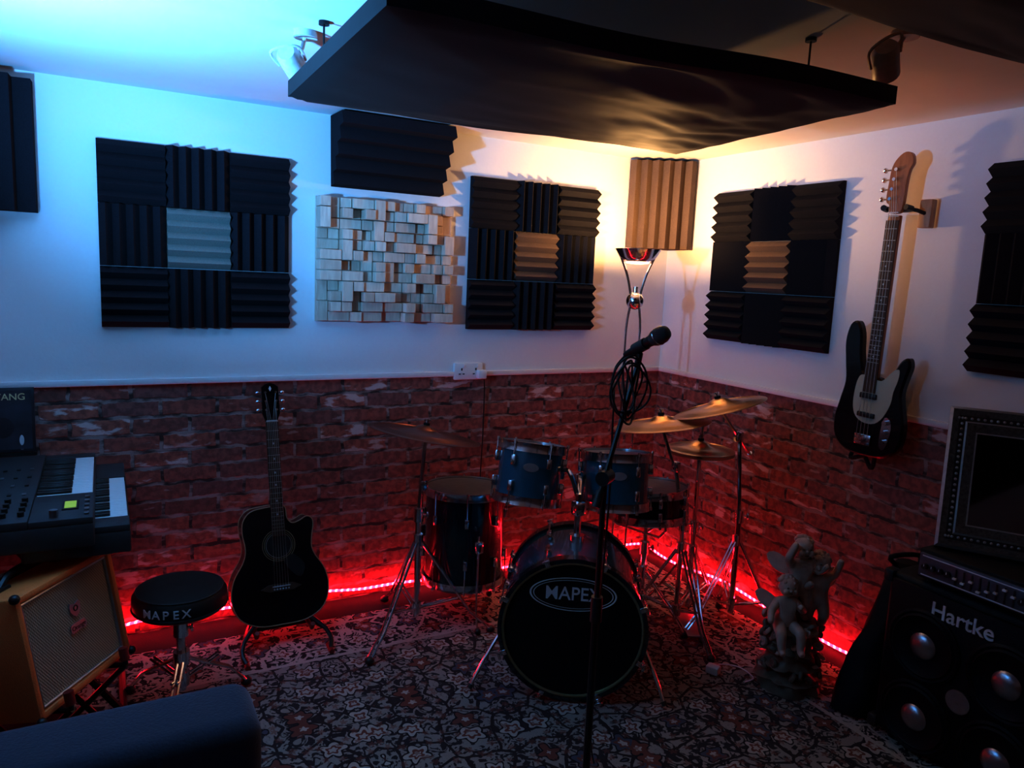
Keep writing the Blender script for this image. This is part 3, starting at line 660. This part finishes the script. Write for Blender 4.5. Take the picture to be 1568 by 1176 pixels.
Mm=axisM(m0,md); b.lathe([(0,0),(.009,0),(.0105,.01),(.0115,.03),(.017,.115),(.019,.125),(.0,.125)],blkm,Mm,24)
b.ring(.0255,.0022,chrome,Mm@Matrix.Translation((0,0,.150)),n=28)
b.lathe([(.018,.122),(.024,.136),(.0265,.150),(.026,.168),(.020,.183),(.010,.190),(0,.191)],pm('mic_grille',(.07,.07,.075),.4,metal=.8,bs=900,bump=1.0,var=.7),Mm,28)
cc=V((-1.526,-1.67,1.295))
for k in range(6):
    pts=[]
    for q in range(14):
        a=2*math.pi*q/14; w=.036+.005*(k%3); hgt=.072+.008*((k*2)%5)
        pts.append(cc+V((math.cos(a)*w+.004*k-.01,.02*math.sin(a*2+k)-.006*k,math.sin(a)*hgt)))
    b.tube(pts,.0032,cablem,n=6,closed=True,sm=3)
b.tube([m0,m0-md*.05+V((0,0,-.03)),V((-1.56,-1.66,1.27)),V((-1.565,-1.67,1.15)),V((-1.575,-1.69,1.0)),V((-1.585,-1.69,.6)),V((-1.575,-1.67,.2)),V((-1.50,-1.60,.010))],.003,cablem,n=6,sm=6)
b.done(lift=RUG)
# ------------------------------------------------------------ cherub statue
b=B('cherub_statue',60); M0=rotM((-.46,-1.50,0),-math.radians(28.5))
def cherub(M,s,la,ra,seated=False):
    P=[(0,0,.40),(0,0,.52),(0,0,.66),(0,0,.76)]; R=[.125,.115,.12,.06]; E=[(0,1),(1,2),(2,3)]
    def ch(start,pts,rs):
        k=start
        for p,r_ in zip(pts,rs): P.append(p);R.append(r_);E.append((k,len(P)-1));k=len(P)-1
    for sg,arm in ((-1,la),(1,ra)):
        ch(2,[(sg*.12,0,.67)]+list(arm),[.062,.052,.04,.035][:1+len(arm)])
        if seated: ch(0,[(sg*.09,-.05,.36),(sg*.13,-.26,.36),(sg*.12,-.30,.14),(sg*.12,-.38,.11)],[.09,.075,.05,.035])
        else: ch(0,[(sg*.08,0,.36),(sg*.09,-.03*(1+sg),.22),(sg*.09,.02,.05),(sg*.09,-.07,.03)],[.09,.075,.05,.035])
    M=M@Matrix.Diagonal((s,s,s,1)); b.skin(P,E,R,marble,M)
    b.sph((0,-.01,.88),.125,marble,M,n=18,sc_=(.92,.95,1.05)); b.sph((0,-.13,.87),.022,marble,M,n=8)
    for sg in (-1,1):
        b.sph((sg*.055,-.10,.845),.04,marble,M,n=10); b.sph((sg*.042,-.122,.90),.014,marbleD,M,n=8); b.sph((sg*.115,0,.875),.03,marble,M,n=8,sc_=(.4,.8,1))
        b.prism([(0,0),(.10,.10),(.22,.16),(.30,.12),(.27,.02),(.20,-.06),(.10,-.10),(.02,-.05)],-.012,.012,marble,M@Matrix.Translation((sg*.05,.10,.62))@(Matrix.Identity(4) if sg>0 else Matrix.Scale(-1,4,(1,0,0)))@Matrix.Rotation(math.radians(70),4,'X')@Matrix.Rotation(.3,4,'Y'),sm=2)
    b.box((0,-.122,.825),(.05,.012,.010),marbleD,M,bev=.004)
    for k in range(26):
        a=random.uniform(0,6.28); p=random.uniform(0,1.3); d=V((math.cos(a)*math.sin(p),math.sin(a)*math.sin(p)+.15,math.cos(p))); b.sph(V((0,.0,.89))+d*.115,.032,marble,M,n=8)
def lump(prof,mat,seed,M,n=40,amp=.02,f=22):
    vs=[];fs=[]
    for r_,z in prof:
        for i in range(n):
            a=2*math.pi*i/n; d=V((math.cos(a),math.sin(a),0)); rr=r_+amp*noise.noise(V((d.x*r_*f,d.y*r_*f,z*f+seed)))+amp*.5*noise.noise(V((d.x*r_*f*3,d.y*r_*f*3,z*f*3+seed)))
            if r_<.001: rr=0.0005
            vs.append(V((d.x*rr,d.y*rr,z)))
    K=len(prof)
    for k in range(K-1):
        for i in range(n): fs.append([k*n+i,k*n+(i+1)%n,(k+1)*n+(i+1)%n,(k+1)*n+i])
    b.add(vs,fs,mat,M)
pr=[(0,.0),(.125,.0),(.13,.015),(.12,.04)]+[(.115-.03*abs(math.sin(k*.9))+.012*math.cos(k*2.1),.05+.017*k) for k in range(13)]+[(.085,.28),(.0,.285)]
lump(pr,marbleD,3,M0,amp=.03)
lump([(.05,.26),(.035,.32),(.032,.40),(.028,.5),(.034,.56),(.0,.57)],marbleD,9,M0@Matrix.Translation((.03,.03,0)),amp=.02)
for k in range(60):
    a=random.uniform(0,6.28); z=random.uniform(.03,.3); rr=.10+.02*random.random(); Mq=M0@Matrix.Translation((rr*math.cos(a),rr*math.sin(a),z)); q=random.choice([marble,marbleD,marbleD])
    b.ring(.013,.008,q,Mq@Matrix.Rotation(random.uniform(0,3),4,'X')@Matrix.Rotation(random.uniform(0,3),4,'Y'),n=10,k=6); b.sph((0,0,0),.009,q,Mq,n=8)
cherub(M0@Matrix.Translation((.005,-.01,.285)),.345,[(-.2,-.1,.78),(-.12,-.12,.98)],[(.2,-.05,.60),(.28,-.1,.72)])
cherub(M0@Matrix.Translation((.085,.0,.235)),.33,[(-.2,-.1,.58),(-.15,-.2,.7)],[(.2,-.02,.75),(.24,-.05,.95)])
cherub(M0@Matrix.Translation((-.055,-.045,.165)),.31,[(-.22,-.08,.56),(-.25,-.2,.45)],[(.2,-.1,.58),(.1,-.2,.70)],True)
b.done(lift=RUG)
# ------------------------------------------------------------ charger + cable
b=B('power_adapter'); b.box((-.70,-1.32,.022),(.045,.055,.035),whitepl,bev=.008,rz=.4)
b.tube([(-.68,-1.31,.012),(-.62,-1.28,.005),(-.56,-1.33,.005),(-.57,-1.42,.005),(-.63,-1.43,.005)],.003,whitepl,n=6,sm=6); b.done(lift=RUG)
# ------------------------------------------------------------ bag
b=B('gig_bag',70); vs=[];fs=[];n=36;K=14
for k in range(K+1):
    t=k/K; z=.01+.56*t; hx_=.18*(1-.75*t**1.6); hy_=.09*(1-.45*t); ox=-.27+.12*t; oy=-1.745-.02*t
    for i in range(n):
        a=2*math.pi*i/n; ca,sa=math.cos(a),math.sin(a); q=1+.16*noise.noise(V((ca*1.5,sa*1.5+t*3,t*4))); e=.7
        vs.append(V((ox+hx_*q*math.copysign(abs(ca)**e,ca),oy+hy_*q*math.copysign(abs(sa)**e,sa),z)))
for k in range(K):
    for i in range(n): fs.append([k*n+i,k*n+(i+1)%n,(k+1)*n+(i+1)%n,(k+1)*n+i])
fs.append(list(range(n))); fs.append(list(range(K*n,K*n+n))); b.add(vs,fs,bagm)
b.tube([(-.18,-1.74,.55),(-.24,-1.74,.60),(-.14,-1.79,.61),(-.13,-1.79,.55)],.010,bagm,sm=4)
b.done(lift=RUG)
# ------------------------------------------------------------ bass cab, amp head
b=B('bass_speaker_cabinet'); xf=-.45; y1,y0=-1.87,-2.47; zt=.635
b.box2((xf+.02,y0,.03),(-.03,y1,zt),tolex,bev=.015,seg=3)
b.box2((xf+.004,y0+.02,.05),(xf+.025,y1-.02,zt-.02),grillb,bev=.004)
for y in (y0+.06,y1-.06):
    for x_ in (xf+.06,-.08): b.cyl((x_,y,.007),(x_,y,.035),.02,blkp)
Mx=lambda y,z:frame((xf+.003,y,z),(0,-1,0),(0,0,1),(-1,0,0))
for y in (-2.03,-2.305):
    for z in (.42,.155):
        b.lathe([(.128,0),(.128,.004),(.120,.009),(.112,.006)],grillb,Mx(y,z),40); b.lathe([(.112,.006),(.105,.012),(.097,.006),(.04,.004),(.0,.002)],grillb,Mx(y,z),40)
        b.lathe([(.046,.005),(.043,.010),(.03,.018),(.015,.022),(0,.023)],coneal,Mx(y,z),32); b.ring(.125,.0010,blkm,Mx(y,z)@Matrix.Translation((0,0,.006)),n=40,k=6)
b.lathe([(.04,0),(.04,.006),(.03,.008),(.015,.003),(0,.008)],coneal,Mx(-2.168,.288),28)
b.text('Hartke',.074,logot,Mx(-2.145,.560),ext=.003,bold=.0008,sx=1.0)
for y in (y1,y0):
    for z in (.05,zt-.02): b.box((xf+.03,y,z),(.05,.04,.05),blkp,bev=.012)
b.box((-.24,y1-.001,.42),(.14,.012,.05),blkp,bev=.005); b.done()
b=B('bass_amp_head'); za=zt+.012; b.box2((xf+.02,-2.45,za),(-.08,-1.965,za+.105),tolex,bev=.006); b.box2((xf+.008,-2.44,za+.012),(xf+.022,-1.975,za+.093),amppan,bev=.003)
for k in range(4): b.cyl((-.40+.3*(k%2),-2.0-.4*(k//2),zt+.0005),(-.40+.3*(k%2),-2.0-.4*(k//2),za+.005),.012,blkp)
ms=lambda y,z:frame((xf+.008,y,z),(0,-1,0),(0,0,1),(-1,0,0))
for k in range(16):
    y=-2.0-.026*k; z=za+.05
    if 4<=k<=11: b.box((0,0,.003),(.004,.055,.002),blkp,ms(y,z)); b.box((0,random.uniform(-.02,.02),.006),(.012,.006,.010),whitept,ms(y,z))
    else: b.lathe([(.011,0),(.010,.012),(0,.012)],blkp,ms(y,z),14); b.box((0,.005,.0125),(.002,.008,.001),whitept,ms(y,z))
b.box((0,0,0),(.45,.004,.001),whitept,ms(-2.21,za+.085)); b.box((0,0,0),(.45,.004,.001),whitept,ms(-2.21,za+.018))
b.done()
# ------------------------------------------------------------ framed mirror
b=B('framed_mirror'); zb=za+.112; e1=V((.14,-.23,0)).normalized(); nn=V((-e1.y,e1.x,0))
if nn.x>0: nn=-nn
tilt=math.radians(20); up=(V((0,0,1))*math.cos(tilt)-nn*math.sin(tilt)); nf=e1.cross(up)
if nf.dot(nn)<0: nf=-nf
Mf=frame(V((-.385,-1.985,zb)),e1,up,nf); W_,H_=.62,.50
def fstrip(i0,i1,z0,z1,mat):
    vs=[(i0,i0,z0),(W_-i0,i0,z0),(W_-i0,H_-i0,z0),(i0,H_-i0,z0),(i1,i1,z1),(W_-i1,i1,z1),(W_-i1,H_-i1,z1),(i1,H_-i1,z1)]
    b.add(vs,[[k,(k+1)%4,4+(k+1)%4,4+k] for k in range(4)],mat,Mf)
fstrip(0,0,-.02,.012,frm); fstrip(0,.010,.012,.022,silverm); fstrip(.010,.03,.022,.012,frm); fstrip(.03,.05,.012,.012,blkp); fstrip(.05,.056,.012,.018,silverm); fstrip(.056,.085,.018,.004,frm); fstrip(.085,.090,.004,.004,silverm)
b.box((W_/2,H_/2,0),(W_-.17,H_-.17,.004),mirror,Mf); b.box((W_/2,H_/2,-.012),(W_-.01,H_-.01,.014),blkp,Mf)
for k in range(30):
    for v_ in (.04,H_-.04): b.sph((.03+k*(W_-.06)/29,v_,.013),.005,silverm,Mf,n=8)
for k in range(22):
    for u_ in (.04,W_-.04): b.sph((u_,.04+k*(H_-.08)/21,.013),.005,silverm,Mf,n=8)
b.done()
# ------------------------------------------------------------ guitar combo amp on tilt stand
b=B('guitar_combo_amp'); wv=V((.56,.83,0)).normalized(); n0=V((wv.y,-wv.x,0)); tl=math.radians(10); up=V((0,0,1))*math.cos(tl)-n0*math.sin(tl); nf=n0*math.cos(tl)+V((0,0,1))*math.sin(tl)
W_,H_,D_=.42,.365,.235
P0=V((-3.14,-1.11,.68)); O=P0-up*H_; Ma=frame(O,wv,up,nf)
t=.022
b.box2((0,0,-D_),(t,H_,0),orange,Ma,bev=.007); b.box2((W_-t,0,-D_),(W_,H_,0),orange,Ma,bev=.007); b.box2((t*.5,0,-D_),(W_-t*.5,t,0),orange,Ma,bev=.007); b.box2((t*.5,H_-t,-D_),(W_-t*.5,H_,0),orange,Ma,bev=.007)
b.box2((t,t,-D_+.01),(W_-t,H_-t,-D_+.02),blkp,Ma); b.box2((t,t,-.03),(W_-t,H_-t,-.014),grille,Ma)
b.tube([Ma@V(p) for p in ((t+.006,t+.006,-.012),(W_-t-.006,t+.006,-.012),(W_-t-.006,H_-t-.006,-.012),(t+.006,H_-t-.006,-.012))],.006,silverm,n=8,closed=True)
b.prism([(-.03,-.022),(-.034,0),(-.03,.022),(0,.026),(.03,.022),(.034,0),(.03,-.022),(0,-.018)],0,.004,silverm,Ma@Matrix.Translation((W_*.53,H_*.50,-.012))@Matrix.Diagonal((1,.6,1,1)),sm=2)
b.prism([(-.02,.02),(-.022,-.005),(0,-.028),(.022,-.005),(.02,.02),(0,.012)],0,.004,silverm,Ma@Matrix.Translation((W_*.53,H_*.66,-.012)),sm=2)
b.text('Orange',.020,blkp,Ma@Matrix.Translation((W_*.53,H_*.50,-.0075)),ext=.0004); b.ring(.008,.002,blkp,Ma@Matrix.Translation((W_*.53,H_*.66,-.007)),n=14,k=6)
b.tube([Ma@V(p) for p in ((W_*.2,H_+.004,-D_/2),(W_*.3,H_+.030,-D_/2),(W_*.5,H_+.036,-D_/2),(W_*.7,H_+.030,-D_/2),(W_*.8,H_+.004,-D_/2))],.011,blkp,n=8,sm=4)
for q in (.2,.8): b.box((W_*q,H_+.004,-D_/2),(.05,.012,.04),blkp,Ma,bev=.004)
b.box2((W_*.15,H_,-D_+.02),(W_*.85,H_+.003,-D_+.075),blkp,Ma)
for k in range(6): b.cyl(Ma@V((W_*(.22+.11*k),H_,-D_+.05)),Ma@V((W_*(.22+.11*k),H_+.018,-D_+.05)),.009,keyw)
for q in (0,W_):
    for y in (0,H_):
        for z in (0,-D_): b.sph((q,y,z),.018,blkp,Ma,n=12,sc_=(.8,.8,.8))
b.done()
b=B('amp_stand')
for q in (.08,W_-.08):
    a=Ma@V((q,-.016,.03)); c_=Ma@V((q,-.016,-D_-.014)); d_=Ma@V((q,H_*.55,-D_-.014))
    b.tube([Ma@V((q,.03,.03)),a,c_,d_],.010,blkm); b.cyl(Ma@V((q,.0,.03)),Ma@V((q,.04,.03)),.014,redp)
    f1=V((a.x,a.y,.012))-n0*.02; f2=V((c_.x,c_.y,.012)); b.tube([a,f2],.010,blkm); b.tube([c_,f1+n0*.03],.010,blkm)
    for f in (f2,f1+n0*.03): b.sph(f,.012,redp,n=10)
a1=Ma@V((.08,-.016,-.05)); a2=Ma@V((W_-.08,-.016,-.05)); b.tube([a1,a2],.009,blkm); b.done(lift=RUG)
# ------------------------------------------------------------ keyboards
def keys(b,x0,x1,y0,y1,z):
    n=max(7,int(round((y1-y0)/.0235))); w=(y1-y0)/n
    for k in range(n):
        b.box2((x0,y0+k*w+.0006,z-.012),(x1,y0+(k+1)*w-.0006,z),keyw,bev=.0012,seg=1)
        if k%7 in (0,1,3,4,5) and k<n-1: b.box2((x0,y0+(k+1)*w-.006,z),(x0+(x1-x0)*.62,y0+(k+1)*w+.006,z+.010),blkp,bev=.002,seg=1)
def synthkb(name,xb,xf_,ya,yb,z,k0,k1,kd,panel):
    b=B(name); b.box2((xb,ya,z-.085),(xf_,yb,z-.012),synth,bev=.008)
    b.box2((xb+.002,ya+.002,z-.014),(xf_-kd-.004,yb-.002,z+.012),panel,bev=.004)
    b.box2((xf_-kd-.004,ya+.002,z-.014),(xf_-.002,k0-.002,z+.008),panel,bev=.004); b.box2((xf_-kd-.004,k1+.002,z-.014),(xf_-.002,yb-.002,z+.008),panel,bev=.004)
    keys(b,xf_-kd,xf_-.006,k0,k1,z+.004); return b
b=synthkb('synthesizer_keyboard',-3.30,-2.945,-.96,-.10,.84,-.68,-.16,.165,synth)
b.box((-3.01,-.82,.8495),(.045,.09,.004),blkp,bev=.001); b.box((-3.01,-.82,.852),(.032,.07,.002),lcd)
for i in range(4):
    for q in range(4): b.cyl((-3.27+.045*i,-.90+.05*q,.85),(-3.27+.045*i,-.90+.05*q,.866),.009,blkp,n=12); b.box((-3.265+.04*i,-.66+.11*q,.854),(.012,.022,.003),steel if (i+q)%3==0 else blkp,bev=.001)
for q in range(5): b.box((-2.965,-.92+.045*q,.851),(.014,.02,.006),steel,bev=.002)
b.tube([(-3.05,-.93,.85),(-3.05,-.93,.872)],.012,steel)
b.done()
b=synthkb('synthesizer_keyboard',-3.14,-2.845,-.90,-.08,.785,-.80,-.30,.14,synth)
b.done()
b=B('keyboard_stand')
for y in (-.24,-.66):
    b.tube([(-2.88,y,.02),(-3.34,y,.72)],.013,blkm); b.tube([(-3.34,y,.02),(-2.90,y,.675)],.013,blkm); b.cyl((-3.115,y-.02,.37),(-3.115,y+.02,.37),.025,blkp)
    b.tube([(-2.86,y,.686),(-3.14,y,.686)],.012,blkm); b.tube([(-3.16,y,.743),(-3.34,y,.743)],.010,blkm); b.tube([(-3.34,y,.70),(-3.34,y,.745)],.011,blkm)
b.tube([(-2.88,-.70,.02),(-2.88,-.15,.02)],.013,blkm); b.tube([(-3.34,-.70,.02),(-3.34,-.15,.02)],.013,blkm); b.done()
b=B('mixer'); Mx2=frame((-3.40,-.34,.80),(1,0,0),(0,.94,.34),(0,-.34,.94)); b.box((.0,.10,0),(.16,.30,.05),synth,Matrix.Translation((0,0,.02))@Mx2,bev=.006)
for i in range(4):
    for q in range(6): b.cyl(Mx2@V((-.05+.033*i,-.0+.04*q,.045)),Mx2@V((-.05+.033*i,.0+.04*q,.058)),.007,keyw if q%3==0 else blkp,n=10)
b.done()
b=B('music_book'); Mb=frame((-3.285,-.045,.985),(1,0,.0),(0,.12,1),(0,-1,.12)); b.box((0,0,0),(.27,.25,.012),posterm,Mb,bev=.001); b.box((0,0,.0065),(.25,.23,.001),pm('cover_art',(.03,.035,.05),.4,bs=14,bump=0,var=1.0),Mb); b.text('DRUM TANG',.036,yellowp,Mb@Matrix.Translation((.0,.088,.0075)),ext=.0003,bold=.0003)
b.sph((.03,-.03,.006),.05,posterm,Mb,sc_=(1,1.1,.03)); b.sph((.09,-.08,.006),.03,inlay,Mb,sc_=(.5,1.3,.04)); b.box((0,-.133,.012),(.28,.012,.05),blkm,Mb); b.done()
# ------------------------------------------------------------ armchair
b=B('armchair')
b.box2((-3.47,-2.62,.10),(-2.66,-1.74,.42),sofac,bev=.03,seg=4)
b.box2((-3.44,-1.93,.12),(-2.625,-1.715,.66),sofac,bev=.045,seg=5); b.box2((-3.44,-2.66,.12),(-2.625,-2.45,.66),sofac,bev=.045,seg=5)
b.box2((-3.48,-2.60,.20),(-3.26,-1.78,.86),sofac,bev=.07,seg=5); b.box2((-3.26,-2.44,.38),(-2.64,-1.94,.50),sofac,bev=.05,seg=5)
b.tube([(-3.40,-1.72,.60),(-2.70,-1.716,.60)],.005,sofac)
for x in (-3.4,-2.70):
    for y in (-2.58,-1.80): b.cyl((x,y,.007),(x,y,.12),.018,rosewood,r2=.026)
b.done()

# ------------------------------------------------------------ world + camera
w=bpy.data.worlds.new('world'); sc.world=w; w.use_nodes=True; w.node_tree.nodes['Background'].inputs[0].default_value=(.02,.03,.06,1); w.node_tree.nodes['Background'].inputs[1].default_value=.3
cam=bpy.data.cameras.new('camera'); cam.sensor_width=36; cam.lens=1140/1568*36; cam.clip_start=.02
co=bpy.data.objects.new('camera',cam); bpy.context.collection.objects.link(co)
co.matrix_world=frame((-2.9,-3.45,1.62),(.87775,-.47706,.04431),(.02967,.14643,.98878),(-.47819,-.86659,.14268))
sc.camera=co
